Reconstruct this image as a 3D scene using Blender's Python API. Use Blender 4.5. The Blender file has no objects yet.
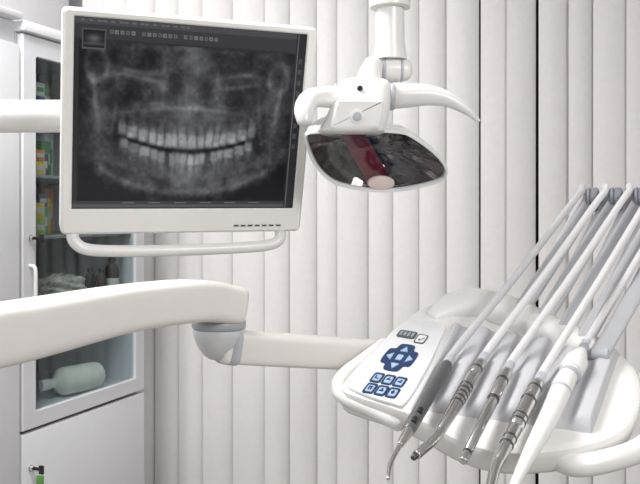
import bpy, bmesh, math, random
import numpy as np
from mathutils import Vector, Matrix
random.seed(4)
F=800.0; HY=213.0; EZ=1.4
S=bpy.context.scene; C=S.collection
S.view_settings.view_transform='Standard'
S.view_settings.look='None'
V=Vector
def W(px,py,Y): return V(((px-320)/F*Y, Y, EZ-(py-HY)/F*Y))
# ---------------------------------------------------------------- materials
def mat(name,col,rough=.4,metal=0,var=.03,scale=30,bump=0,spec=.5,emit=None,es=0,coat=0):
    m=bpy.data.materials.new(name); m.use_nodes=True; nt=m.node_tree; b=nt.nodes['Principled BSDF']
    tc=nt.nodes.new('ShaderNodeTexCoord'); n=nt.nodes.new('ShaderNodeTexNoise'); n.inputs['Scale'].default_value=scale
    nt.links.new(tc.outputs['Object'],n.inputs['Vector'])
    r=nt.nodes.new('ShaderNodeValToRGB'); e=r.color_ramp.elements
    e[0].color=[max(0,c*(1-var)) for c in col]+[1]; e[1].color=[min(1,c*(1+var)) for c in col]+[1]
    e[0].position=.3; e[1].position=.7
    nt.links.new(n.outputs['Fac'],r.inputs['Fac']); nt.links.new(r.outputs['Color'],b.inputs['Base Color'])
    b.inputs['Roughness'].default_value=rough; b.inputs['Metallic'].default_value=metal
    b.inputs['Specular IOR Level'].default_value=spec; b.inputs['Coat Weight'].default_value=coat
    if bump:
        bp=nt.nodes.new('ShaderNodeBump'); bp.inputs['Strength'].default_value=bump; bp.inputs['Distance'].default_value=.002
        nt.links.new(n.outputs['Fac'],bp.inputs['Height']); nt.links.new(bp.outputs['Normal'],b.inputs['Normal'])
    return m
def glass(name,col,gl=.12,rough=.05):
    m=bpy.data.materials.new(name); m.use_nodes=True; nt=m.node_tree; nt.nodes.clear()
    o=nt.nodes.new('ShaderNodeOutputMaterial'); t=nt.nodes.new('ShaderNodeBsdfTransparent'); g=nt.nodes.new('ShaderNodeBsdfGlossy')
    g.inputs['Roughness'].default_value=rough; t.inputs['Color'].default_value=list(col)+[1]
    mx=nt.nodes.new('ShaderNodeMixShader'); mx.inputs[0].default_value=gl
    nt.links.new(t.outputs[0],mx.inputs[1]); nt.links.new(g.outputs[0],mx.inputs[2]); nt.links.new(mx.outputs[0],o.inputs[0])
    return m
WHITE=mat('white_enamel',(.85,.845,.83),.25,var=.01)
CREAM=mat('cream_plastic',(.87,.86,.83),.3,var=.01)
WARM=mat('warm_white_arm',(.83,.81,.775),.3,var=.01)
GREYP=mat('pale_grey_plastic',(.48,.50,.54),.35,var=.02)
LAV=mat('pale_grey_rest',(.58,.585,.61),.5,var=.02,spec=.3)
HOSE=mat('hose_rubber',(.56,.56,.58),.42,var=.02)
HOSEW=mat('white_hose',(.72,.72,.725),.4,var=.02)
ARMG=mat('arm_grey',(.50,.515,.54),.4)
DGREY=mat('joint_grey',(.24,.255,.29),.4,var=.05)
STEEL=mat('brushed_steel',(.66,.645,.63),.22,1,var=.015,scale=40)
DSTEEL=mat('dark_steel',(.13,.13,.135),.32,.9,var=.03,scale=40)
GREYTOOL=mat('dark_grey_anodised',(.15,.15,.155),.38,.5,var=.03,scale=40)
BLUE=mat('blue_button',(.025,.065,.18),.35,var=.05)
LBLUE=mat('pale_icon',(.62,.74,.88),.4)
LCD=mat('lcd_grey',(.09,.10,.105),.3)
BLACK=mat('black_plastic',(.012,.012,.014),.45)
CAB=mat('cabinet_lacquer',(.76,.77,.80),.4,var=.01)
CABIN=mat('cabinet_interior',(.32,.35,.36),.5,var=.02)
BLIND=mat('blind_fabric',(.85,.83,.825),.7,var=.015,scale=60,bump=.1)
WALL=mat('wall_paint',(.72,.72,.74),.8,var=.02,scale=8)
CEIL=mat('ceiling_paint',(.85,.85,.85),.9,var=.01)
FLOOR=mat('floor_vinyl',(.34,.32,.30),.4,var=.1,scale=6)
NIGHT=mat('dark_window_glass',(.008,.008,.01),.5)
GLASS=glass('cabinet_glass',(.82,.86,.87),.04)
VISOR=glass('lamp_visor',(.90,.92,.93),.035)
RED=mat('red_reflection_colour',(.16,.002,.010),.45,spec=.15)  # colour of the red reflection painted into the lamp dish
# ---------------------------------------------------------------- object helpers
WL={}
def obj(name,bm,m,parent=None,smooth=True,label=None,cat=None,group=None,kind=None,base=True,ang=40):
    me=bpy.data.meshes.new(name)
    if bm is not None:
        bmesh.ops.recalc_face_normals(bm,faces=bm.faces); bm.to_mesh(me); bm.free()
    co=[v.co for v in me.vertices]
    lo=V([min(c[i] for c in co) for i in range(3)]); hi=V([max(c[i] for c in co) for i in range(3)])
    c=(lo+hi)/2
    if parent is None: c.z=lo.z
    me.transform(Matrix.Translation(-c))
    me.materials.append(m)
    if smooth:
        me.shade_smooth()
        try: me.set_sharp_from_angle(angle=math.radians(ang))
        except Exception: pass
    o=bpy.data.objects.new(name,me); C.objects.link(o); WL[o.name]=c
    if parent: o.parent=parent; o.location=c-WL[parent.name]
    else: o.location=c
    tag(o,label,cat,group,kind); return o
def tag(o,label=None,cat=None,group=None,kind=None):
    if label:o['label']=label
    if cat:o['category']=cat
    if group:o['group']=group
    if kind:o['kind']=kind
def empty(name,loc,label,cat,group=None,kind=None):
    o=bpy.data.objects.new(name,None); C.objects.link(o); o.location=loc; WL[o.name]=V(loc); o.empty_display_size=.05
    tag(o,label,cat,group,kind); return o
B=bmesh.new
# ---------------------------------------------------------------- shape helpers
def cat_(P,sub,closed=False):
    n=len(P); out=[]
    R=range(n if closed else n-1)
    for i in R:
        if closed: a,b,c,d=P[(i-1)%n],P[i],P[(i+1)%n],P[(i+2)%n]
        else: a,b,c,d=P[max(i-1,0)],P[i],P[i+1],P[min(i+2,n-1)]
        for k in range(sub):
            t=k/sub
            out.append(.5*((2*b)+(c-a)*t+(2*a-5*b+4*c-d)*t*t+(3*b-a-3*c+d)*t**3))
    if not closed: out.append(P[-1])
    return out
def bridge(bm,rings,closed=True,cap=True):
    for a,b in zip(rings,rings[1:]):
        n=len(a)
        for i in range(n if closed else n-1):
            j=(i+1)%n
            bm.faces.new((a[i],a[j],b[j],b[i]))
    if cap: bm.faces.new(list(reversed(rings[0]))); bm.faces.new(rings[-1])
def sweep(bm,pts,ra,rb=None,up=(0,0,1),n=20,ex=2,sub=6,round_ends=.5):
    P=[V(p) for p in pts]
    if not isinstance(ra,(list,tuple)): ra=[ra]*len(P)
    if rb is None: rb=ra
    if not isinstance(rb,(list,tuple)): rb=[rb]*len(P)
    A=[V((a,b)) for a,b in zip(ra,rb)]
    if sub>1: P=cat_(P,sub); A=cat_(A,sub)
    up=V(up).normalized(); N=len(P); secs=[]
    for i in range(N):
        T=(P[min(i+1,N-1)]-P[max(i-1,0)]).normalized()
        Sd=T.cross(up)
        if Sd.length<1e-3: Sd=T.cross(V((1,0.1,0)))
        Sd.normalize(); U=Sd.cross(T).normalized()
        secs.append((P[i],T,Sd,U,max(A[i].x,1e-5),max(A[i].y,1e-5)))
    def ring(p,Sd,U,a,b):
        r=[]
        for k in range(n):
            t=2*math.pi*k/n; c,s=math.cos(t),math.sin(t)
            x=math.copysign(abs(c)**(2/ex),c); y=math.copysign(abs(s)**(2/ex),s)
            r.append(bm.verts.new(p+Sd*(a*x)+U*(b*y)))
        return r
    rings=[]
    def caps(sec,sg):
        p,T,Sd,U,a,b=sec; out=[]; m=min(a,b)*round_ends
        for k in range(1,5):
            t=k/4*math.pi/2*.92
            s=math.cos(t)
            out.append((p+T*sg*m*math.sin(t),Sd,U,a-(1-s)*min(a,b)*min(1,round_ends*2),b-(1-s)*min(a,b)*min(1,round_ends*2)))
        return out
    if round_ends:
        for q in reversed(caps(secs[0],-1)): rings.append(ring(*q))
    for s in secs: rings.append(ring(s[0],s[2],s[3],s[4],s[5]))
    if round_ends:
        for q in caps(secs[-1],1): rings.append(ring(*q))
    bridge(bm,rings); return bm
def lathe(bm,p0,axis,prof,n=28,up=(0,1,0.02)):
    ax=V(axis).normalized(); Sd=ax.cross(V(up)).normalized(); U=Sd.cross(ax)
    rings=[[bm.verts.new(V(p0)+ax*d+Sd*(max(r,1e-5)*math.cos(2*math.pi*k/n))+U*(max(r,1e-5)*math.sin(2*math.pi*k/n))) for k in range(n)] for d,r in prof]
    bridge(bm,rings); return bm
def slab(bm,pts,N,prof,sub=6):
    P=[V(p) for p in pts]
    if sub>1: P=cat_(P,sub,True)
    N=V(N).normalized(); c=sum(P,V((0,0,0)))/len(P); n=len(P)
    area=V((0,0,0))
    for i in range(n): area+=(P[i]-c).cross(P[(i+1)%n]-c)
    sg=1 if area.dot(N)>0 else -1
    inn=[]
    for i in range(n):
        T=(P[(i+1)%n]-P[i-1]).normalized(); inn.append(N.cross(T).normalized()*sg)
    rings=[[bm.verts.new(P[i]+inn[i]*ins+N*h) for i in range(n)] for ins,h in prof]
    bridge(bm,rings); return bm
def boxx(bm,c,ax,ay,az,hx,hy,hz,bev=.002,seg=2):
    M=Matrix((V(ax).normalized()*hx*2,V(ay).normalized()*hy*2,V(az).normalized()*hz*2)).transposed().to_4x4()
    M.translation=V(c)
    t=bmesh.new(); bmesh.ops.create_cube(t,size=1); t.transform(M)
    if bev: bmesh.ops.bevel(t,geom=t.edges[:]+t.verts[:],offset=bev,segments=seg,affect='EDGES',profile=.5)
    me=bpy.data.meshes.new('tmp'); t.to_mesh(me); t.free(); bm.from_mesh(me); bpy.data.meshes.remove(me)
    return bm
X3,Y3,Z3=V((1,0,0)),V((0,1,0)),V((0,0,1))
def rr(a0,b0,a1,b1,r,k=5):
    out=[]
    for cx,cy,s in ((a1-r,b1-r,0),(a0+r,b1-r,1),(a0+r,b0+r,2),(a1-r,b0+r,3)):
        for i in range(k+1):
            t=(s+i/k)*math.pi/2; out.append((cx+r*math.cos(t),cy+r*math.sin(t)))
    return out
def frame_ring(bm,fn,o,i,ro,ri,depth,recess,soft=.003):
    oo=rr(*o,ro); o2=rr(o[0]+soft,o[1]+soft,o[2]-soft,o[3]-soft,max(ro-soft,.001)); ii=rr(*i,ri); i2=rr(i[0]-soft/2,i[1]-soft/2,i[2]+soft/2,i[3]+soft/2,ri+soft/2)
    R=[]
    for pts,c in ((ii,-depth),(oo,-depth),(oo,-soft),(o2,0),(i2,0),(ii,-soft/2),(ii,-depth)):
        R.append([bm.verts.new(fn(a,b,c)) for a,b in pts])
    bridge(bm,R,cap=False); bmesh.ops.remove_doubles(bm,verts=bm.verts,dist=1e-6); return bm
# ================================================================= ROOM
wy=math.radians(8); WR=V((math.cos(wy),-math.sin(wy),0)); WN=V((-math.sin(wy),-math.cos(wy),0))
W0=V((-.5,2.75,0))
def wallp(t,o,z): return W0+WR*t+WN*o+Z3*z
bm=boxx(B(),V((0,.7,-.025)),X3,Y3,Z3,2.6,2.8,.025,0); obj('floor',bm,FLOOR,kind='structure',smooth=False)
bm=boxx(B(),V((0,.7,2.725)),X3,Y3,Z3,2.6,2.8,.025,0); obj('ceiling',bm,CEIL,kind='structure',smooth=False)
bm=boxx(B(),wallp(1.2,-.16,1.35),WR,WN,Z3,1.9,.03,1.35,0); obj('wall_back',bm,WALL,kind='structure',smooth=False)
bm=boxx(B(),wallp(.95,-.10,1.3),WR,WN,Z3,1.25,.012,1.15,0); win=obj('window_1',bm,NIGHT,kind='structure',smooth=False)
d=V((.374,.927,0)).normalized(); nn=V((-d.y,d.x,0)); C0=V((-.725,2.0,0))
def cp(u,n,z): return C0+d*u+nn*n+Z3*z
bm=boxx(B(),cp(-1.05,.46,1.35),d,nn,Z3,1.72,.03,1.35,0); obj('wall_left',bm,WALL,kind='structure',smooth=False)
# blinds
def blind(t0,t1,label,jit=.020,flat=1.0):
    root=empty('vertical_blind',wallp((t0+t1)/2,0,.06),label,'blind')
    bm=B(); n=round((t1-t0)/.0905); p=(t1-t0)/n
    ed=[t0+i*p+(random.uniform(-jit,jit) if 0<i<n else 0) for i in range(n+1)]
    for i in range(n):
        a=ed[i]; b=ed[i+1]+.008; a-=.002
        if i==n-1: b=t1-.0035
        if i==0: a=t0+.0012
        lean=random.uniform(-.003,.003); tw=random.uniform(-.016,.016)
        rings=[]
        for z in (.06,2.4):
            r=[]
            for k in range(17):
                x=k/16; dd=.019*(1-x)+.0105*flat*math.sin(math.pi*x)+tw*(x-.5)*.7+.005
                r.append(bm.verts.new(wallp(a+(b-a)*x+(lean if z<1 else 0),dd,z)))
            rings.append(r)
        bridge(bm,rings,closed=False,cap=False)
    obj('slats',bm,BLIND,root,ang=60)
    bm=boxx(B(),wallp((t0+t1)/2,0.004,2.42),WR,WN,Z3,(t1-t0)/2-.002,.025,.02,.004); obj('headrail',bm,WHITE,root)
blind(1.0316-.0905*15,1.0316,'wide run of off-white vertical blind slats behind the monitor and lamp')
blind(1.0316,1.2126,'narrow pale blind strip between the two dark gaps, right of the lamp',.008,.4)
blind(1.2126,1.2126+.0905*8,'off-white vertical blind behind the instrument hoses, right of the dark gap',.02,.6)
# ================================================================= CABINETS
UL,UR=-.028,.498
cab=empty('glass_cabinet',cp(.23,.17,0),'tall pale grey cabinet with a glazed upper door behind the monitor','cabinet')
def cb(u0,u1,n0,n1,z0,z1,bev=.001): return boxx(B(),cp((u0+u1)/2,(n0+n1)/2,(z0+z1)/2),d,nn,Z3,(u1-u0)/2,(n1-n0)/2,(z1-z0)/2,bev)
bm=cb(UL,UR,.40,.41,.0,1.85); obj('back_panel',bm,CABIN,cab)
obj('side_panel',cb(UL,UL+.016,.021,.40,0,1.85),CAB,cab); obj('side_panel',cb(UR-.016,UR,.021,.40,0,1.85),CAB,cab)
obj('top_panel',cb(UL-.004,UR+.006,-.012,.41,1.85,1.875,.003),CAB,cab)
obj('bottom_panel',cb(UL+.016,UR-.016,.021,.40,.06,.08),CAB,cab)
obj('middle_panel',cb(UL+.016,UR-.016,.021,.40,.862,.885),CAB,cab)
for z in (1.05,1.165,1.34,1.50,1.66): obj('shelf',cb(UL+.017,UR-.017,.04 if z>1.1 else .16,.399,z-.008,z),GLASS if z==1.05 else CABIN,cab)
def face(a,b,c): return cp(a,-c,b)
bm=frame_ring(B(),face,(UL+.002,.858,UR-.002,1.845),(UL+.050,.900,UR-.047,1.795),.003,.006,.018,0)
dr=obj('door',bm,CAB,cab,label='glazed upper door')
obj('glass_pane',cb(UL+.048,UR-.045,.008,.012,.898,1.797,0),GLASS,dr,smooth=False)
bm=cb(UL+.002,UR-.002,0,.018,.05,.850,.003); d2=obj('door',bm,CAB,cab,label='plain lower door')
def lock(z,par,tagm):
    bm=lathe(B(),cp(.002,0,z),-nn,[(0,.009),(.003,.009),(.004,.007),(.010,.006),(.011,.003)]); lk=obj('lock',bm,STEEL,par)
    bm=boxx(B(),cp(.002,-.020,z),d,nn,Z3,.002,.010,.004,.001); boxx(bm,cp(.002,-.034,z-.001),d,nn,Z3,.003,.007,.011,.002)
    obj('key',bm,tagm,lk)
lock(1.337,dr,BLACK)
GREEN=mat('green_tag',(.12,.30,.06),.4)
bm=boxx(B(),cp(.002,-.030,.735),d,nn,Z3,.004,.010,.012,.003)
lock(.762,d2,BLACK); obj('key_tag',bm,GREEN,d2)
bm=sweep(B(),[cp(.0,0,1.268),cp(.0,-.016,1.262),cp(.0,-.018,1.22),cp(.0,-.016,1.178),cp(.0,0,1.172)],.005,up=tuple(d),n=10); obj('handle',bm,WHITE,dr)
nb=empty('side_cabinet',cp(-.28,.2,0),'plain pale grey closed cabinet at the left edge beside the glazed one','cabinet')
obj('body',cb(-.54,UL-.003,.021,.41,0,1.875,.002),CAB,nb)
obj('door',cb(-.50,UL-.006,.0,.018,.05,1.815,.004),CAB,nb)
obj('top_panel',cb(-.54,UL-.006,-.010,.41,1.876,1.893,.003),CAB,nb)
# contents
def bottle(u,n,z,h,r,m,cm,label,cat='bottle',name='medicine_bottle'):
    p=cp(u,n,z+.0005); root=empty(name,p,label,cat)
    obj('bottle_body',lathe(B(),p,Z3,[(0,r*.85),(.003,r),(h*.62,r),(h*.74,r*.75),(h*.80,r*.42),(h*.84,r*.42)]),m,root)
    obj('cap',lathe(B(),p+Z3*(h*.83),Z3,[(0,r*.5),(.001,r*.56),(h*.15,r*.54),(h*.17,r*.4)]),cm,root); return root
BROWN=mat('brown_glass',(.030,.015,.010),.35); PALE=mat('pale_label',(.72,.70,.66),.6)
bottle(.345,.085,1.165,.074,.016,BLACK,BLACK,'small black bottle, leftmost of those on the cabinet shelf under the monitor')
bottle(.382,.075,1.165,.070,.015,BROWN,BLACK,'small dark brown bottle between a black bottle and the white-labelled one')
b3=bottle(.428,.070,1.165,.104,.021,BROWN,BLACK,'tallest brown bottle with a white label on the cabinet shelf')
obj('paper_label',lathe(B(),cp(.428,.070,1.178),Z3,[(0,.0212),(0,.0218),(.026,.0218),(.026,.0212)]),PALE,b3)
bm=B(); bmesh.ops.create_icosphere(bm,subdivisions=4,radius=1)
for v in bm.verts:
    q=v.co.copy(); k=1+.16*math.sin(7*q.x+3*q.y)+.1*math.sin(11*q.z+5*q.x)+.06*math.sin(23*q.y+9*q.x); q*=k
    v.co=cp(.225,.10,1.165)+d*q.x*.080+nn*q.y*.05+Z3*(max(q.z,-.7)*.038+.0268)
obj('plastic_packet',bm,mat('clear_packet',(.62,.60,.54),.25,var=.3,scale=60),label='crumpled pale plastic packet on the shelf left of the small bottles',cat='packet')
# lying bottle
p0=V((-.742,2.215,.928)); p1=V((-.640,2.345,.928)); ax=(p1-p0).normalized()
lb=empty('lying_bottle',p0-Z3*.043,'large pale greenish cream bottle lying on its side in the bottom of the glazed cabinet','bottle')
GB=mat('greenish_cream_plastic',(.84,.85,.76),.35,var=.05)
obj('bottle_body',lathe(B(),p0,ax,[(-.012,.012),(.004,.0125),(.010,.018),(.022,.034),(.034,.0395),(.135,.0395),(.15,.037),(.158,.028)],up=(0,0,1)),GB,lb)
obj('cap',lathe(B(),p0-ax*.038,ax,[(0,.012),(.002,.0155),(.028,.0155),(.030,.012)],up=(0,0,1)),WHITE,lb)
# coloured cartons
cols={'yellow':(.75,.55,.06),'green':(.08,.32,.10),'dark blue':(.03,.05,.14),'orange':(.65,.22,.05),'pale':(.6,.6,.58),'brown':(.2,.11,.05),'lime':(.34,.48,.08)}
CM={k:mat(k.replace(' ','_')+'_card',c,.5,var=.15,scale=90) for k,c in cols.items()}
def cbox(u,n,z,hu,hn,h,c,label):
    p=cp(u,n,z); root=empty('medicine_box',p,label,'box')
    obj('carton',boxx(B(),p+Z3*(h/2+.0003),d,nn,Z3,hu,hn,h/2,.0015),CM[c],root)
    bm=boxx(B(),p-nn*(hn+.0004)+Z3*(h*.5),d,nn,Z3,hu*.7,.0004,h*.16,0); boxx(bm,p-d*(hu+.0004)+Z3*(h*.35),d,nn,Z3,.0004,hn*.7,h*.12,0)
    obj('printed_band',bm,CM['pale' if c!='pale' else 'green'],root,smooth=False)
SP=[(.085,.056),(.135,.094),(.195,.142),(.262,.196)]
rows=[(1.66,'top shelf',[('dark blue',.045),('green',.085),('brown',.10)]),(1.50,'second shelf',[('yellow',.035),('dark blue',.06),('green',.10),('pale',.13)]),
      (1.34,'third shelf',[('lime',.045),('green',.075),('yellow',.10),('orange',.13)]),(1.165,'fourth shelf',[('green',.045),('yellow',.09),('brown',.14)])]
for z,nm,cl in rows:
    for j,(c,h) in enumerate(cl):
        u,n=SP[j]
        if z<1.2: u,n=u-.03,n+.05
        cbox(u,n,z,.019,.015+.005*j,h,c,f'{c} medicine carton on the {nm} of the glazed cabinet')
cbox(.085,.056,1.50+.036,.018,.014,.03,'orange','small orange carton stacked on the yellow one, second shelf')
cbox(.135,.094,1.34+.076,.018,.018,.035,'dark blue','small dark blue carton stacked on the green one, third shelf')
cbox(.085,.056,1.34+.046,.017,.014,.04,'yellow','small yellow carton stacked on the lime one, third shelf')
cbox(.085,.056,1.66+.046,.017,.014,.035,'pale','small pale carton stacked on the dark blue one, top shelf')
# ================================================================= MONITOR  (pose of a rigid rectangle recovered from its four corners)
pc=np.array([(66,9),(318,25),(301,232),(57,235)],float)
ray=lambda p:np.array([(p[0]-320)/F,1,(HY-p[1])/F])
DM=1.27
def rotm(w):
    th=np.linalg.norm(w)+1e-12; k=w/th; K=np.array([[0,-k[2],k[1]],[k[2],0,-k[0]],[-k[1],k[0],0]])
    return np.eye(3)+math.sin(th)*K+(1-math.cos(th))*K@K
def mon_pose(x):
    R=rotm(x[:3]); c=np.array([x[3],DM,x[4]]); a=R@np.array([1,0,0]); u=R@np.array([0,0,1]); return c,a,u,x[5],x[6]
def resid(x):
    c,a,u,w,h=mon_pose(x); out=[]
    for (sa_,sb_),p in zip(((-1,1),(1,1),(1,-1),(-1,-1)),pc):
        q=c+a*w*sa_+u*h*sb_; out+= [320+F*q[0]/q[1]-p[0], HY-F*q[2]/q[1]-p[1]]
    return np.array(out)
x=np.array([0,0,.25,-.21,.14,.2,.17])
for _ in range(60):
    r=resid(x); J=np.zeros((8,7))
    for k in range(7):
        dxx=x.copy(); dxx[k]+=1e-5; J[:,k]=(resid(dxx)-r)/1e-5
    x=x-np.linalg.solve(J.T@J+1e-3*np.eye(7),J.T@r)
c_,a_,u_,mw,mh=mon_pose(x); mw=float(mw); mh=float(mh)
mc=V(c_)+Z3*EZ; ma=V(a_).normalized(); mb=V(u_).normalized(); mN=ma.cross(mb).normalized()
if mN.y>0: mN=-mN
def MP(a,b,c=0): return mc+ma*a+mb*b+mN*c
def mpx(px,py):
    r=V(ray((px,py))); o=V((0,0,EZ)); t=(mc-o).dot(mN)/r.dot(mN); q=o+r*t-mc; return q.dot(ma),q.dot(mb)
q=[mpx(*p) for p in ((77,15),(307,35),(294,208),(69,210))]
sa0=(q[0][0]+q[3][0])/2; sa1=(q[1][0]+q[2][0])/2; sb1=(q[0][1]+q[1][1])/2; sb0=(q[2][1]+q[3][1])/2
mon=empty('monitor',MP(0,-mh,-.02),'cream-framed flat monitor showing a panoramic dental X-ray','monitor')
bm=frame_ring(B(),MP,(-mw,-mh,mw,mh),(sa0,sb0,sa1,sb1),.009,.001,.034,0,.004); obj('bezel',bm,CREAM,mon)
bm=slab(B(),[MP(a,b,-.034) for a,b in rr(-mw+.004,-mh+.004,mw-.004,mh-.004,.02)],mN,[(0.002,.004),(0,0),(.004,-.014),(.03,-.030),(.05,-.034)],1); obj('rear_housing',bm,CREAM,mon)
nx,ny=400,310
sx=np.linspace(0,1,nx+1); ty=np.linspace(0,1,ny+1); SX,TY=np.meshgrid(sx,ty)
PX=72+SX*228; PY=27+TY*182
L=np.full(PX.shape,44.0)
g=lambda v,w:np.exp(-(v/w)**2)
sg_=lambda v:1/(1+np.exp(-np.clip(v,-40,40)))
dx=PX-183; ad=np.abs(dx)
rng=np.random.RandomState(3)
def noise(sc):
    a=rng.rand(int(ny/sc)+3,int(nx/sc)+3); yi=np.linspace(0,a.shape[0]-1.01,ny+1); xi=np.linspace(0,a.shape[1]-1.01,nx+1)
    y0=yi.astype(int); x0=xi.astype(int); fy=(yi-y0)[:,None]; fx=(xi-x0)[None,:]
    fy=fy*fy*(3-2*fy); fx=fx*fx*(3-2*fx)
    return (a[y0][:,x0]*(1-fy)*(1-fx)+a[y0+1][:,x0]*fy*(1-fx)+a[y0][:,x0+1]*(1-fy)*fx+a[y0+1][:,x0+1]*fy*fx)-.5
X_=np.full(PX.shape,30.0)
X_+=42*g(dx,80)*g(PY-128,60)
X_+=34*g(dx,11)*g(PY-68,42)
X_+=16*g(dx,26)*g(PY-60,60)
X_-=24*g(ad-14,7)*g(PY-88,13)
X_+=22*g(ad-27,4)*g(PY-85,18)
for sd in (-1,1):
    u=dx*sd
    X_+=34*g(PY-(70+3*sd+.06*u+5*np.sin(u/17+sd)),2.8)*g(u-56,26)
    X_+=32*g(PY-(90+2*sd-.16*u),2.4)*g(u-54,24)
    X_+=24*g(PY-(60+.25*u),3.4)*g(u-74,16)
    X_+=28*g(np.hypot((u-90)*.9,(PY-72-2*sd)*.6)-9,2.4)*(u>60)
    X_+=20*g(PY-(50+.02*u),3)*g(u-40,30)
    X_+=34*g(u-(95-.12*(PY-70)),3.0)*g(PY-96,26)
    X_+=24*g(u-(72+.10*(PY-110)),2.4)*g(PY-118,22)
    X_+=16*g(PY-(100+.12*u),2)*g(u-40,22)
X_-=16*g(ad-50,14)*g(PY-98,5)
X_+=34*g(PY-(107+6*(dx/62)**2),2.6)*g(dx,52)
X_+=28*g(ad-(82+6*np.sin((PY-60)/40)),9)*g(PY-120,38)
X_-=20*g(ad-70,4.5)*g(PY-136,16)
mand=196-24*(np.abs(dx)/86)**2.4
X_+=22*sg_((PY-158)/5)*sg_((mand-PY)/3)*(ad<90)
X_+=26*g(PY-mand+4,3.6)*(ad<86)
X_-=26*sg_((PY-mand-5)/3.5)
X_+=28*g(dx,17)*g(PY-178,13)
X_-=16*sg_((ad-103)/3)
X_-=10*g(PY-(mand-15),2.2)*(ad>20)*(ad<72)
X_+=noise(6)*22+noise(16)*28+noise(2.6)*12+noise(36)*26
occf=lambda x:150-12*(x/62)**2
occ=occf(dx)
T_=np.zeros(PX.shape)
for side in (-1,1):
    w=[5.0,3.9,4.2,3.9,4.0,6.0,5.9,4.6]; pos=0
    for i,wi in enumerate(w):
        cx=pos+wi; pos+=2*wi-.8; jj=rng.uniform(-1,1); j2=rng.uniform(-1,1)
        o=occf(cx); tl=.12*jj; ch=[8.2,7.4,8.2,7,6.6,6.6,6.4,5.8][i]
        ux=dx*side-cx-tl*(PY-o); b0=rng.uniform(62,90)
        hw=wi*(1.0-.14*np.clip((o-5-PY)/(2*ch),0,1))
        cr=np.exp(-((np.abs(ux)/hw)**4.5+(np.abs(PY-(o-1.8-ch+jj))/ch)**4.5)); T_=np.maximum(T_,b0*cr)
        yy=np.clip((o-2*ch-PY)/13,0,1.2)
        rw=np.clip(wi*(.84-.36*yy),.8,9)
        rt=np.exp(-(np.abs(ux)/rw)**2.6)
        if i>4: rt=rt*(1-.35*g(ux,wi*.22)*yy)
        T_=np.maximum(T_,rt*(44-26*yy)*(PY<o-ch)*sg_((PY-(o-2*ch-10+2*j2))/2.2))
        lw=wi*(.74 if i<3 else 1.0); lcx=cx*.76 if i<3 else cx*.965
        lx=dx*side-lcx+.10*j2*(PY-o); b1=rng.uniform(52,80); lh=[6.4,6.4,6.8,6.2,5.8,5.6,5.6,5.2][i]
        cr=np.exp(-((np.abs(lx)/(lw*.99))**4.5+(np.abs(PY-(o+2+lh+jj))/lh)**4.5)); T_=np.maximum(T_,b1*cr)
        yy=np.clip((PY-o-2*lh)/13,0,1.2); rw=np.clip(lw*(.80-.34*yy),.8,9)
        rt=np.exp(-(np.abs(lx)/rw)**2.6)
        if i>4: rt=rt*(1-.35*g(lx,lw*.22)*yy)
        T_=np.maximum(T_,rt*(36-20*yy)*(PY>o+lh)*sg_((o+2*lh+10+3*jj-PY)/2.2))
        if i in (3,5,6): T_+=26*np.exp(-((ux-1)/2.8)**4-((PY-(o-5))/2.6)**4)
X_+=T_
X_-=52*g(PY-occ-.3,1.2+1.7*g(dx-4,34))*(ad<60)
X_[1:-1,1:-1]=(X_[1:-1,1:-1]*3+X_[:-2,1:-1]+X_[2:,1:-1]+X_[1:-1,:-2]+X_[1:-1,2:])/7
inx=(PX>77)&(PX<289)&(PY>48)&(PY<201)
L=np.where(inx,np.clip(X_,14,168),L)
L=np.where(PY<33,72,L); L=np.where((PY>=33)&(PY<46),56,L)
L=np.where((PY>201),58,L); L=np.where((PY>204.5)&(PY<207.5),84,L)
L=np.where((PX>289),40,L); L=np.where((PX>290.5)&(PX<291.6),95,L)
for i in range(21):
    x0=104+i*5.0
    if i in (5,13): continue
    L=np.where((PX>x0)&(PX<x0+3.4)&(PY>37)&(PY<41),96+12*((i*5)%3),L)
    L=np.where((PX>x0+1.0)&(PX<x0+2.4)&(PY>38.2)&(PY<39.8),62,L)
for i in range(16):
    x0=78+i*6.5+(i%3); L=np.where((PX>x0)&(PX<x0+3.6)&(PY>29)&(PY<30.6),100,L)
for i in range(6):
    L=np.where((PX>120+i*26)&(PX<132+i*26)&(PY>202.2)&(PY<203.6),100,L)
for i in range(9): L=np.where((PX>292.8)&(PX<297)&(PY>52+i*11)&(PY<57+i*11),70,L)
th=(PX>79)&(PX<101)&(PY>37)&(PY<56); L=np.where(th,84,L); th=(PX>80.5)&(PX<99.5)&(PY>38.5)&(PY<54.5)
L=np.where(th,24+70*g(PX-90,7)*g(PY-46,4)+40*g(PY-51,1.5),L)
lin=(np.clip(L,0,255)/255)**2.2
me=bpy.data.meshes.new('screen'); vs=[]
for j in range(ny+1):
    for i in range(nx+1):
        vs.append(MP(sa0+(sa1-sa0)*sx[i],sb1+(sb0-sb1)*ty[j],-.0028))
fs=[(j*(nx+1)+i,(j+1)*(nx+1)+i,(j+1)*(nx+1)+i+1,j*(nx+1)+i+1) for j in range(ny) for i in range(nx)]
me.from_pydata(vs,[],fs)
ca=me.color_attributes.new('radiograph','FLOAT_COLOR','POINT')
cc=np.ones(((nx+1)*(ny+1),4)); l=lin.ravel(); cc[:,0]=l*.98; cc[:,1]=l; cc[:,2]=l*1.04+.001
ca.data.foreach_set('color',cc.ravel().astype(np.float32))
SM=bpy.data.materials.new('lit_screen'); SM.use_nodes=True; nt=SM.node_tree; b=nt.nodes['Principled BSDF']
at=nt.nodes.new('ShaderNodeVertexColor'); at.layer_name='radiograph'
b.inputs['Base Color'].default_value=(.01,.01,.012,1); b.inputs['Roughness'].default_value=.35; b.inputs['Specular IOR Level'].default_value=.25
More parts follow.
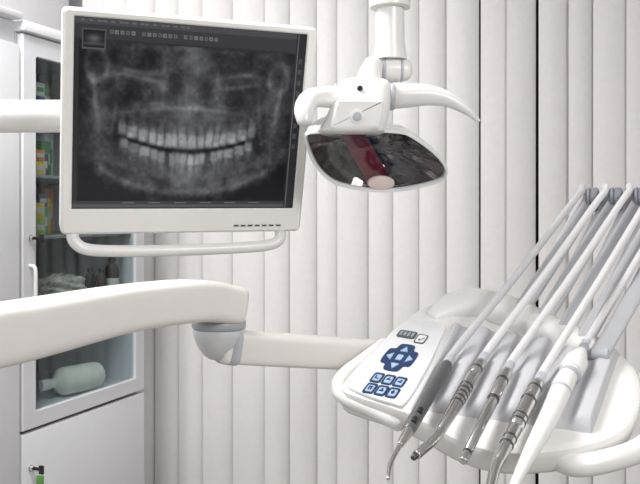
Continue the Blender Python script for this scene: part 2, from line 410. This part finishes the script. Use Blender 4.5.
nt.links.new(at.outputs['Color'],b.inputs['Emission Color']); b.inputs['Emission Strength'].default_value=.9
me.materials.append(SM); so=bpy.data.objects.new('screen',me); C.objects.link(so)
c0=MP(0,0,0); me.transform(Matrix.Translation(-c0)); so.parent=mon; so.location=c0-WL[mon.name]; WL[so.name]=c0
for px in (236,243,250,257,264,271,278):
    a,b_=mpx(px,225.5-(px-236)*.01); obj('button',boxx(B(),MP(a,b_,.0004),ma,mb,mN,.0038,.0011,.0008,.0003),LCD,mon)
def ml(px,py,c=0): a,b_=mpx(px,py); return MP(a,b_,c)
bm=sweep(B(),[ml(73,234,-.012),ml(75,243,-.008),ml(87,250,-.004),ml(120,251.5,-.002),ml(180,250.5,-.002),ml(240,248,-.002),ml(270,245.5,-.004),ml(281,240,-.008),ml(282,231,-.012)],.0096,up=tuple(mN),n=16); obj('grab_handle',bm,WHITE,mon)
mm=empty('monitor_mount',W(-90,116,1.34),'thick round white mounting tube coming from the left behind the monitor','monitor mount')
a0=W(-160,117,1.40); a1=W(150,116,1.43)
obj('tube',sweep(B(),[a0,(a0+a1)/2,a1],.0290,n=28,sub=2),WHITE,mm)
bk=MP(0,0,-.081)
obj('swivel_joint',sweep(B(),[a1,(a1+bk)/2+V((0,.01,0)),bk],[.03,.024,.024],n=20,sub=3),WHITE,mm)
# ================================================================= LAMP
KL=.90
def LWp(px,py,Y): return W(px,py,Y*KL)
def ls(pts,ra,rb=None,**k):
    f=lambda r:[x*KL for x in r] if isinstance(r,(list,tuple)) else (None if r is None else r*KL)
    return sweep(B(),[LWp(*p) for p in pts],f(ra),f(rb),**k)
LY=1.45
pt=LWp(390,60,LY)
lamp=empty('dental_lamp',V((pt.x,pt.y,2.7)),'white dental operating lamp hanging from a pole over the instrument console','dental lamp')
ps=KL
obj('pole',lathe(B(),V((pt.x,pt.y,2.7)),-Z3,[(0,.05),(.02,.05),(.03,.026*ps),(2.7-pt.z-.11,.0255*ps),(2.7-pt.z-.104,.0255*ps),(2.7-pt.z-.03,.0265*ps),(2.7-pt.z,.031*ps)],n=32),WHITE,lamp)
obj('collar',lathe(B(),V((pt.x,pt.y,LWp(390,9,LY).z)),Z3,[(0,.031*ps),(.002,.037*ps),(.03,.037*ps),(.034,.031*ps)],n=32),WHITE,lamp)
obj('swivel_joint',ls([(370,70,1.45),(388,70,1.45),(407,70,1.45)],[.019,.0235,.019],n=24,sub=5,round_ends=.5),WHITE,lamp)
for x_ in (383.5,401): obj('joint_ring',ls([(x_-.8,70,1.45),(x_+.8,70,1.45)],.0245 if x_<390 else .0215,n=28,sub=1,round_ends=.1),GREYP,lamp)
obj('neck',ls([(374,63,1.43),(370,76,1.425),(366,95,1.42)],[.017,.022,.026],up=(0,1,0),n=20),WHITE,lamp)
def housing(bm,secs,n=44,ex=3.2):
    K1=[V((s_[0],s_[1],s_[2])) for s_ in secs]; K2=[V((s_[3],s_[4],0)) for s_ in secs]
    K1=cat_(K1,3); K2=cat_(K2,3); rings=[]
    for a,b in zip(K1,K2):
        pl,pr,py=a; yc=b.x*KL; hd=b.y*KL
        x0=(pl-320)/F*(yc-hd*.4); x1=(pr-320)/F*(yc-hd*.4); z=EZ-(py-HY)/F*(yc-hd*.5); r=[]
        for k in range(n):
            t=2*math.pi*k/n; c,s_=math.cos(t),math.sin(t)
            r.append(bm.verts.new(V(((x0+x1)/2+(x1-x0)/2*math.copysign(abs(c)**(2/ex),c),yc+hd*math.copysign(abs(s_)**(2/ex),s_),z))))
        rings.append(r)
    bridge(bm,rings); return bm
bm=housing(B(),[(351,379,78,1.40,.012),(343,387,79.5,1.40,.022),(338,391,84,1.395,.030),(335,392,94,1.39,.036),(331,391,104,1.385,.040),(325,389,118,1.38,.044),(319,386,128,1.38,.046),(318,385,131,1.38,.045),(323,381,133,1.38,.040)])
hs=obj('housing',bm,WHITE,lamp,ang=60)
p=LWp(360,88,1.352); obj('screw_hole',lathe(B(),p,Y3,[(0,.0035),(.001,.0042),(.012,.0042)],up=(0,0,1)),BLACK,hs)
bm=slab(B(),[LWp(x,y,1.337) for x,y in ((337,103),(343,100.5),(377,100.5),(383,103),(381,120),(379,128),(373,129),(338,129),(330,127),(333,116))],-Y3,[(.0035,.0035),(.001,.0028),(0,.001),(0,-.012)],3); obj('front_panel',bm,WHITE,hs,ang=15)
p=LWp(357,117,1.337)-Y3*.0036; obj('switch',lathe(B(),p,Y3,[(-.0012,.010),(-.001,.011),(.003,.011)],up=(0,0,1)),WHITE,hs)
p=LWp(357,117,1.337)-Y3*.0050; obj('switch_cap',lathe(B(),p,Y3,[(-.0012,.006),(-.001,.007),(.003,.007)],up=(0,0,1)),GREYP,hs)
bm=ls([(350,97,1.385),(328,97,1.375),(313,98,1.355),(306,104,1.335),(304,113,1.32),(305,122,1.315)],[.022,.021,.020,.018,.016,.013],[.0195,.0185,.0165,.015,.014,.012],up=(0,-.4,1),n=20); obj('grip',bm,WHITE,lamp,ang=60)
bm=ls([(378,97,1.40),(400,96,1.40),(425,95,1.40),(447,99,1.40),(465,109,1.40),(479,121,1.40)],[.020,.021,.017,.014,.010,.004],[.022,.022,.019,.014,.009,.003],up=(0,0,1),n=20); obj('grip',bm,WHITE,lamp,ang=60)
for x_ in (336,392):
    obj('grip_ring',ls([(x_-1.2,97,1.388),(x_+1.2,97,1.388)],.0235,n=28,sub=1,round_ends=.1),GREYP,lamp)
ln=V((0,-.80,-.60)).normalized(); lo_=LWp(375,131,1.375)
def lp(px,py,h=0):
    r=V(ray((px,py))); o=V((0,0,EZ)); t=(lo_+ln*h-o).dot(ln)/r.dot(ln); return o+r*t
rim=[(306,134),(311,132),(330,131.5),(355,131),(382,130.5),(402,132),(410,135),(424,144),(438,156),(445,166),(446,173),(442,179),(428,184),(405,188.5),(385,190),(362,188.5),(340,184),(327,177),(316,165),(309,150),(306,140)]
R3=[lp(*p) for p in rim]
bm=slab(B(),R3,ln,[(.004,-.006),(.001,-.004),(0,-.006),(.003,-.022),(.012,-.042),(.026,-.058),(.036,-.062)],4)
bmesh.ops.delete(bm,geom=[f for f in bm.faces if len(f.verts)>10 and (f.calc_center_median()-lo_).dot(ln)>-.02],context='FACES')
obj('shell',bm,WHITE,lamp)
Rs=cat_(R3,4,True)
bm=B(); sweep(bm,R3+[R3[0]],.0026,.0060,up=tuple(ln),n=10,sub=4,round_ends=0); obj('visor_rim',bm,mat('clear_rim',(.78,.79,.80),.10),lamp)
MIR=mat('faceted_mirror',(.13,.095,.092),.05,1,var=.25,scale=20)
cen=sum(R3,V((0,0,0)))/len(R3); bm=B(); rings=[]
Rf=Rs[::2]
for k in range(7):
    f=1-k/7.0; dp=-.004-.034*(1-f*f)
    rings.append([bm.verts.new(cen+(p_-cen)*(f*.97)+ln*(dp+(.0018 if (i//2+k)%2 else -.0008)*(k>0))) for i,p_ in enumerate(Rf)])
bridge(bm,rings,cap=False); bm.faces.new(rings[-1]); obj('reflector',bm,MIR,lamp,smooth=False)
bm=slab(B(),[p_+(cen-p_)*.03 for p_ in R3],ln,[(0,-.001),(0,-.002)],4); obj('visor',bm,VISOR,lamp,smooth=False)
bm=slab(B(),[lp(x,y,-.008) for x,y in ((341,134.5),(364,134),(386,172),(388,185),(368,184)) ],ln,[(.001,.002),(0,0),(0,-.006)],1); obj('red_reflection',bm,RED,lamp)  # flat dark-red plate added as the red reflection in the dish
bm=slab(B(),[lp(381+13.5*math.cos(t),183+6.5*math.sin(t),.0) for t in np.linspace(0,2*math.pi,13)[:-1]],ln,[(.004,.004),(.001,.003),(0,.001),(0,-.003)],3); obj('lens_cover',bm,mat('pinkish_white_plastic',(.78,.66,.62),.3),lamp)
# ================================================================= SUPPORT ARM
sa=empty('support_arm',W(219,362,1.19),'jointed white support arm carrying the instrument console across the room','support arm')
bm=sweep(B(),[W(-150,358,.66),W(0,334,.82),W(120,309,1.0),W(185,301,1.10),W(212,302,1.15),W(232,304.5,1.175)],[.034,.034,.032,.034,.036,.035],[.0315,.0310,.0290,.0292,.0290,.0275],n=40,ex=4.6,sub=6,round_ends=.42); obj('main_arm',bm,WARM,sa,ang=60)
ec=W(219,321,1.175)
ej=obj('elbow_joint',lathe(B(),ec+V((-.0002,0,-.011)),V((-.02,0,-1)),[(0,.037),(.001,.0378),(.010,.0368),(.021,.033),(.031,.0275),(.039,.021),(.044,.014),(.046,.007)],n=40),mat('elbow_grey',(.62,.635,.65),.3),sa,ang=60)
obj('grey_collar',lathe(B(),ec,V((-.02,0,-1)),[(-.004,.037),(0,.0397),(.009,.0397),(.011,.037)],n=40),mat('collar_grey',(.40,.42,.45),.35),sa,ang=60)
bm=sweep(B(),[W(224,346,1.172),W(262,348.5,1.20),W(330,352.5,1.25),W(390,356.5,1.30),W(440,362,1.33)],[.022,.024,.025,.024,.022],[.0248,.0246,.0244,.0240,.021],n=36,ex=5,sub=5,round_ends=.3); obj('forearm',bm,WARM,sa,ang=60)
bm=sweep(B(),[W(228,346.6,1.170),W(230,346.8,1.173)],[.0250,.0250],[.0262,.0262],n=36,ex=5,sub=1,round_ends=.2); obj('joint_ring',bm,GREYP,sa)
# ================================================================= CONSOLE
PNn=V((0,-.43,1)).normalized()
def onp(px,py,h=0):
    Y=(.717-h)/(.43+(py-HY)/F); return W(px,py,Y)
con=empty('instrument_console',onp(480,400,-.06),'white dental instrument console with blue keypad and pale grey instrument rest','instrument console')
top=[(342,382),(362,359),(394,328),(422,307),(462,295),(500,296),(545,316),(588,336),(616,350),(634,364),(642,386),(638,412),(618,434),(566,449),(508,452),(462,441),(408,413),(360,397),(345,391)]
bm=slab(B(),[onp(*p) for p in top],PNn,[(.012,0),(.006,-.0008),(.002,-.003),(.0005,-.007),(0,-.012),(.001,-.030),(.004,-.037),(.010,-.041),(.03,-.044)]); obj('body',bm,WHITE,con)
bm=sweep(B(),[onp(432,316,.0),onp(452,306,.006),onp(478,303,.010),onp(508,312,.011),onp(548,330,.010),onp(588,348,.008),onp(606,358,0)],[.012,.026,.032,.032,.028,.024,.014],[.008,.015,.019,.020,.020,.018,.010],up=tuple(PNn),n=28,ex=2.6); obj('arm_housing',bm,WHITE,con,ang=60)
bm=B(); q4=[onp(454,324),onp(620,353),onp(592,434),onp(410,410)]; na,nb_=200,40; rings=[]
for j in range(nb_+1):
    b_=j/nb_; r=[]
    for i in range(na+1):
        a=i/na; p=q4[0]*(1-a)*(1-b_)+q4[1]*a*(1-b_)+q4[2]*a*b_+q4[3]*(1-a)*b_
        e=min(1,min(b_,1-b_)*10,min(a,1-a)*30); e=math.sin(e*math.pi/2)
        fr=(a*5.35)%1.0 if a*5.35<5 else 0
        gv=math.exp(-(abs(fr-.5)/.25)**2.8)
        h=.017-.011*gv
        r.append(bm.verts.new(p+PNn*(h*e-.001)))
    rings.append(r)
bridge(bm,rings,closed=False,cap=False); obj('instrument_rest',bm,LAV,con,ang=80)
# control panel
bm=slab(B(),[onp(x,y,0) for x,y in ((397,328),(420,322),(444,327),(440,342),(426,372),(406,404),(392,405),(352,391),(350,383),(364,366))],PNn,[(.003,.0035),(.001,.0030),(0,.0015),(0,-.001)]); pan=obj('control_panel',bm,mat('panel_white',(.78,.79,.81),.3),con)
eu=(onp(399,382)-onp(377,378))/2; ev=(onp(392,392)-onp(399,382))
NAVY=mat('navy_key',(.018,.048,.13),.35)
PBL=mat('pale_blue_key',(.40,.54,.72),.4)
def btn(px,py,su,sv,m,name='button',h=.0045,ic=None,par=None,im=None):
    c=onp(px,py,h)
    o=obj(name,slab(B(),[c+eu*su*a+ev*sv*b_ for a,b_ in rr(-1,-1,1,1,.35,3)],PNn,[(.0006,.0012),(0,.0006),(0,-.002)],1),m,par or pan)
    if ic:
        bm=B()
        for poly in ic: bm.faces.new([bm.verts.new(c+PNn*.0016+eu*su*a+ev*sv*b_) for a,b_ in poly])
        obj('icon',bm,im or LBLUE,o,smooth=False)
    return o
box_=lambda a0,b0,a1,b1:[(a0,b0),(a1,b0),(a1,b1),(a0,b1)]
ics=[[box_(-.6,.2,.6,.5),box_(-.6,-.6,-.2,.2)],[box_(-.5,-.1,.6,.3),[(-.5,-.1),(.1,-.7),(.4,-.5),(-.1,-.1)]],[box_(-.6,-.1,.1,.3),box_(.1,-.6,.5,.5)],
     [box_(-.5,-.6,.5,-.2),box_(-.5,-.2,-.1,.6),box_(.1,-.2,.5,.6)],[box_(-.6,.0,.6,.4),box_(-.2,-.6,.3,0)],[[(0,-.7),(.6,0),(0,.7),(-.6,0)]]]
for i,(x_,y_) in enumerate(((377.2,377.8),(388.5,380),(399.8,382.2),(370.2,388.4),(381.5,390.8),(392.8,393))):
    btn(x_,y_,.48,.48,NAVY,h=.0040,name='key_border'); btn(x_,y_,.31,.30,PBL,ic=ics[i],im=NAVY,h=.0052)
cx,cy=399.5,357.5
c=onp(cx,cy,.0042)
cr_=[(-.6,-1.4),(.6,-1.4),(.85,-.85),(1.4,-.65),(1.4,.65),(.85,.85),(.6,1.4),(-.6,1.4),(-.85,.85),(-1.4,.65),(-1.4,-.65),(-.85,-.85)]
obj('direction_pad',slab(B(),[c+eu*a+ev*b_ for a,b_ in cr_],PNn,[(.0006,.0012),(0,.0005),(0,-.002)],3),NAVY,pan)
for (du,dv) in ((0,-.88),(0,.88),(-.90,0),(.90,0)):
    c=onp(cx,cy,.0060)+eu*du+ev*dv
    n_=V((du,dv)).normalized(); t_=V((-n_.y,n_.x))
    o=obj('arrow_button',slab(B(),[c+eu*v.x+ev*v.y for v in (n_*.32,t_*.36-n_*.22,t_*-.36-n_*.22)],PNn,[(.0004,.0010),(0,.0005),(0,-.001)],1),PBL,pan)
btn(cx,cy,.28,.28,PBL,h=.0058)
dsp=btn(407,334.5,.88,.40,LCD,'display')
bm=B(); c=onp(407,334.5,.0045)
for k in range(4):
    for a0_,b0_,a1_,b1_ in ((-.07,-.7,.07,-.5),(-.07,.5,.07,.7),(-.07,-.1,.07,.1),(-.09,-.7,-.05,.7),(.05,-.7,.09,.7)):
        o_=-.66+.44*k; bm.faces.new([bm.verts.new(c+PNn*(.0015+.0001*random.random())+eu*.85*(o_+a*1.2)+ev*.30*b_) for a,b_ in box_(a0_,b0_,a1_,b1_)])
obj('digits',bm,LBLUE,dsp,smooth=False)
btn(421,339,.5,.5,LCD,'key_border'); btn(421,339,.40,.40,WHITE,'button',h=.0054)
bm=B(); c=onp(421,339,.0072)
bm.faces.new([bm.verts.new(c+eu*.26*a+ev*.26*b_) for a,b_ in ((-1,.2),(-.2,.9),(1,-.6),(.7,-.9),(-.2,.3),(-.7,-.1))]); obj('icon',bm,BLUE,pan,smooth=False)
# side handles
bm=sweep(B(),[onp(384,344,-.020),onp(362,361,-.017),onp(345,374,-.017),onp(338,386,-.017),onp(345,398,-.018),onp(372,410,-.022),onp(400,424,-.028)],.0105,up=tuple(PNn),n=14); obj('side_handle',bm,WHITE,con)
bm=sweep(B(),[onp(640,382,-.026),onp(659,398,-.022),onp(662,424,-.020),onp(642,448,-.020),onp(606,461,-.022),onp(574,465,-.024),onp(552,455,-.032)],.0145,up=tuple(PNn),n=20); obj('side_handle',bm,WHITE,con,ang=60)
# whip arms
rv=V((.906,-.423,0)); tip0=W(582,200,1.40)
bpx=[(518,315),(540,325),(562,335),(582,344),(600,354)]; tips=[]; bases=[]
RR=.0215
for i in range(5):
    T=tip0+rv*.0385*i; Bs=onp(*bpx[i],.018); tips.append(T); bases.append(Bs)
    Ta=T+rv*.0175
    wa=obj('whip_arm',sweep(B(),[Bs,Bs.lerp(Ta,.5),Bs.lerp(Ta,.92),Ta+V((.004,.008,.003))],[.0125,.0125,.0115,.010],[.006,.006,.007,.012],up=(0,-1,.6),n=24,ex=4,sub=6),ARMG,con,ang=60)
    obj('roller',lathe(B(),T+rv*.0062,rv,[(0,.012),(.0015,RR-.003),(.004,RR),(.0075,RR),(.0083,RR-.0025),(.0100,RR-.0025),(.0108,RR),(.0185,RR),(.0215,RR-.003),(.0225,.012)],n=36,up=(0,0,1)),DGREY,wa,ang=60)
    obj('pivot_cap',lathe(B(),Bs-rv*.012,rv,[(0,.006),(.001,.009),(.023,.009),(.024,.006)],n=20,up=(0,0,1)),GREYP,wa)
# ================================================================= INSTRUMENTS
H=.024
def hose(E,D,i,par,m,r=.0057):
    T=tips[i]; Bs=bases[i]
    bk=V((.30,.80,0)).normalized()
    dirv=(E-T).normalized()
    nrm=(-bk*.75+Z3*.65).normalized()
    pts=[E+D*-.004,E-D*.035,E.lerp(T+nrm*RR,.5)+Z3*-.003+X3*-.002,T+nrm*RR+dirv*.04,T+nrm*RR*1.02,T+Z3*RR*1.05+bk*.006,T+bk*RR+Z3*.002,T.lerp(Bs,.3)+bk*.016,T.lerp(Bs,.8)+bk*.014,Bs+bk*.010-Z3*.008]
    obj('hose',sweep(B(),pts,[r]*10,up=(1,0,0),n=14,sub=8),m,par,ang=70)
    obj('hose_connector',lathe(B(),E-D*.020,D,[(0,r+.0002),(.002,r+.0012),(.016,r+.0012),(.018,r+.0004)],n=20,up=(0,0,1)),GREYP,par)
def seg(pl,h=H):
    pts=[onp(x_,y_,h) for x_,y_,_ in pl]; return pts,[r*p.y/F for (x_,y_,r),p in zip(pl,pts)]
def part(name,pl,m,par,sub=4,h=H,n=24,ends=.3,label=None):
    p,r=seg(pl,h); return obj(name,sweep(B(),p,r,up=tuple(PNn),n=n,sub=sub,round_ends=ends),m,par,label=label)
def lerp2(a,b,t): return (a[0]+(b[0]-a[0])*t,a[1]+(b[1]-a[1])*t)
def prof(a,b,pr): return [(*lerp2(a,b,t),r) for t,r in pr]
def inst(name,tip,label,cat): return empty(name,onp(*tip,H),label,cat,None)
# 1 syringe
I=inst('air_water_syringe',(388,478),'dark grey air-water syringe with a thin bent nozzle, nearest the keypad','dental instrument')
A,Bb=(447,364),(408,431)
bd=part('handle',prof(A,Bb,[(0,4.8),(.03,6.4),(.5,7.0),(.95,7.0),(1,6.2)]),GREYTOOL,I,1)
for t in (.70,.84):
    x_,y_=lerp2(A,Bb,t); part('button',[(x_+1,y_-2,3.0),(x_-1,y_+2,3.0)],BLACK,bd,1,h=H+.0075)
part('head',[(409,430,5.8),(404,438,4.8),(400,445,3.4)],STEEL,I)
part('nozzle',[(401,443,3.0),(395,454,2.5),(390,465,2.3),(388,479,1.9)],STEEL,I,ends=.3)
E=onp(*A,H); hose(E,(onp(*Bb,H)-E).normalized(),0,I,HOSE)
# 2 handpiece
I=inst('dental_handpiece',(415,457),'steel handpiece with ringed grip and bent head, second from the keypad','dental instrument')
A,Bb=(481,362),(441,430)
bd=part('handle',prof(A,Bb,[(0,4.8),(.03,5.9),(.18,6.0),(.185,5.5),(.2,5.5),(.205,6.3),(.62,6.5),(.8,6.0),(1,5.0)]),STEEL,I,1)
for t in (.10,.36,.42,.48,.54,.60):
    part('ring',[(*lerp2(A,Bb,t),6.8 if t>.2 else 6.3),(*lerp2(A,Bb,t+.018),6.8 if t>.2 else 6.3)],DSTEEL,bd,1,ends=.1)
part('head',[(442,429,5.0),(434,440,4.8),(425,448,4.8),(417,455,4.7)],STEEL,I)
part('bur_socket',[(417,454,4.3),(413,458,3.0)],DSTEEL,I,1)
E=onp(*A,H); hose(E,(onp(*Bb,H)-E).normalized(),1,I,HOSEW)
# 3 coupling
I=inst('turbine_coupling',(461,464),'slim plain steel coupling at the end of the third hose from the keypad','dental instrument')
A,Bb=(507,371),(463,461)
bd=part('body',prof(A,Bb,[(0,4.8),(.03,5.9),(.3,5.9),(.305,5.4),(.33,5.4),(.335,5.8),(.88,4.9),(.885,4.4),(.91,4.4),(.915,4.9),(1,4.3)]),STEEL,I,1)
for t in (.10,.305,.9): part('ring',[(*lerp2(A,Bb,t),6.2 if t<.5 else 4.9),(*lerp2(A,Bb,t+.02),6.2 if t<.5 else 4.9)],DSTEEL,bd,1,ends=.1)
E=onp(*A,H); hose(E,(onp(*Bb,H)-E).normalized(),2,I,HOSEW)
# 4 motor
I=inst('micromotor_handpiece',(488,492),'thick steel micromotor with ringed lower end, beside the white scaler','dental instrument')
A,Bb=(538,382),(498,462)
bd=part('motor_body',prof(A,Bb,[(0,5),(.03,6.6),(.17,6.8),(.175,6.4),(.19,6.4),(.195,7.6),(.5,7.8),(.56,7.6),(.565,7.0),(.58,7.0),(.585,7.3),(.9,6.6),(1,5.9)]),STEEL,I,1)
for t in (.08,.23,.44,.50,.70,.78): part('ring',[(*lerp2(A,Bb,t),7.1 if t<.1 else 8.1 if t<.6 else 7.4),(*lerp2(A,Bb,t+.016),7.1 if t<.1 else 8.1 if t<.6 else 7.4)],DSTEEL,bd,1,ends=.1)
part('nose',[(498,462,5.9),(494,472,5.7),(489,495,5.2)],STEEL,I)
E=onp(*A,H); hose(E,(onp(*Bb,H)-E).normalized(),3,I,HOSEW)
# 5 scaler
I=inst('ultrasonic_scaler',(512,492),'smooth white plastic scaler handpiece, furthest from the keypad','dental instrument')
bd=part('handle',[(581,352,6),(577,360,10),(572,369,10.5),(569,374,9.5),(563,386,10.5),(552,411,10),(537,440,8.5),(524,465,6.5),(510,494,4)],WHITE,I,4)
part('collar',[(576,362,12),(571,371,12)],WHITE,bd,1,ends=.15)
for a_,b_ in (((570,374.5),(569,376.6)),((561,391),(560.2,392.6))): part('ring',[(*a_,10.8),(*b_,10.8)],GREYP,bd,1,ends=.1)
E=onp(581,352,H); hose(E,(onp(563,386,H)-E).normalized(),4,I,HOSEW)
# ================================================================= LIGHT, WORLD, CAMERA
def area(loc,rot,size,power,col=(1,1,1)):
    l=bpy.data.lights.new('area_light','AREA'); l.shape='RECTANGLE'; l.size,l.size_y=size; l.energy=power; l.color=col
    o=bpy.data.objects.new('area_light',l); C.objects.link(o); o.location=loc; o.rotation_euler=[math.radians(a) for a in rot]
area((-.8,1.25,2.62),(0,0,0),(.7,.6),40,(1,.985,.965))
area((1.2,-.7,2.3),(60,0,35),(.8,.6),27,(1,.975,.95))
area((-1.3,-.6,1.9),(75,0,-45),(1.0,1.2),6,(.97,.98,1))
w=bpy.data.worlds.new('world'); S.world=w; w.use_nodes=True; nt=w.node_tree
tc=nt.nodes.new('ShaderNodeTexCoord'); sp=nt.nodes.new('ShaderNodeSeparateXYZ'); rp=nt.nodes.new('ShaderNodeValToRGB')
nt.links.new(tc.outputs['Generated'],sp.inputs[0])
mr=nt.nodes.new('ShaderNodeMapRange'); mr.inputs[1].default_value=-1; mr.inputs[2].default_value=1; nt.links.new(sp.outputs[2],mr.inputs[0]); nt.links.new(mr.outputs[0],rp.inputs[0])
rp.color_ramp.elements[0].position=.38; rp.color_ramp.elements[0].color=(.26,.255,.26,1); rp.color_ramp.elements[1].position=.62; rp.color_ramp.elements[1].color=(1,.99,1,1)
nt.links.new(rp.outputs[0],nt.nodes['Background'].inputs[0]); nt.nodes['Background'].inputs[1].default_value=.42
cam=bpy.data.cameras.new('camera'); co=bpy.data.objects.new('camera',cam); C.objects.link(co)
co.location=(0,0,EZ); co.rotation_euler=(math.pi/2,0,0); cam.sensor_width=36; cam.lens=F/640*36; cam.shift_y=-(242-HY)/640; cam.clip_start=.05
S.camera=co
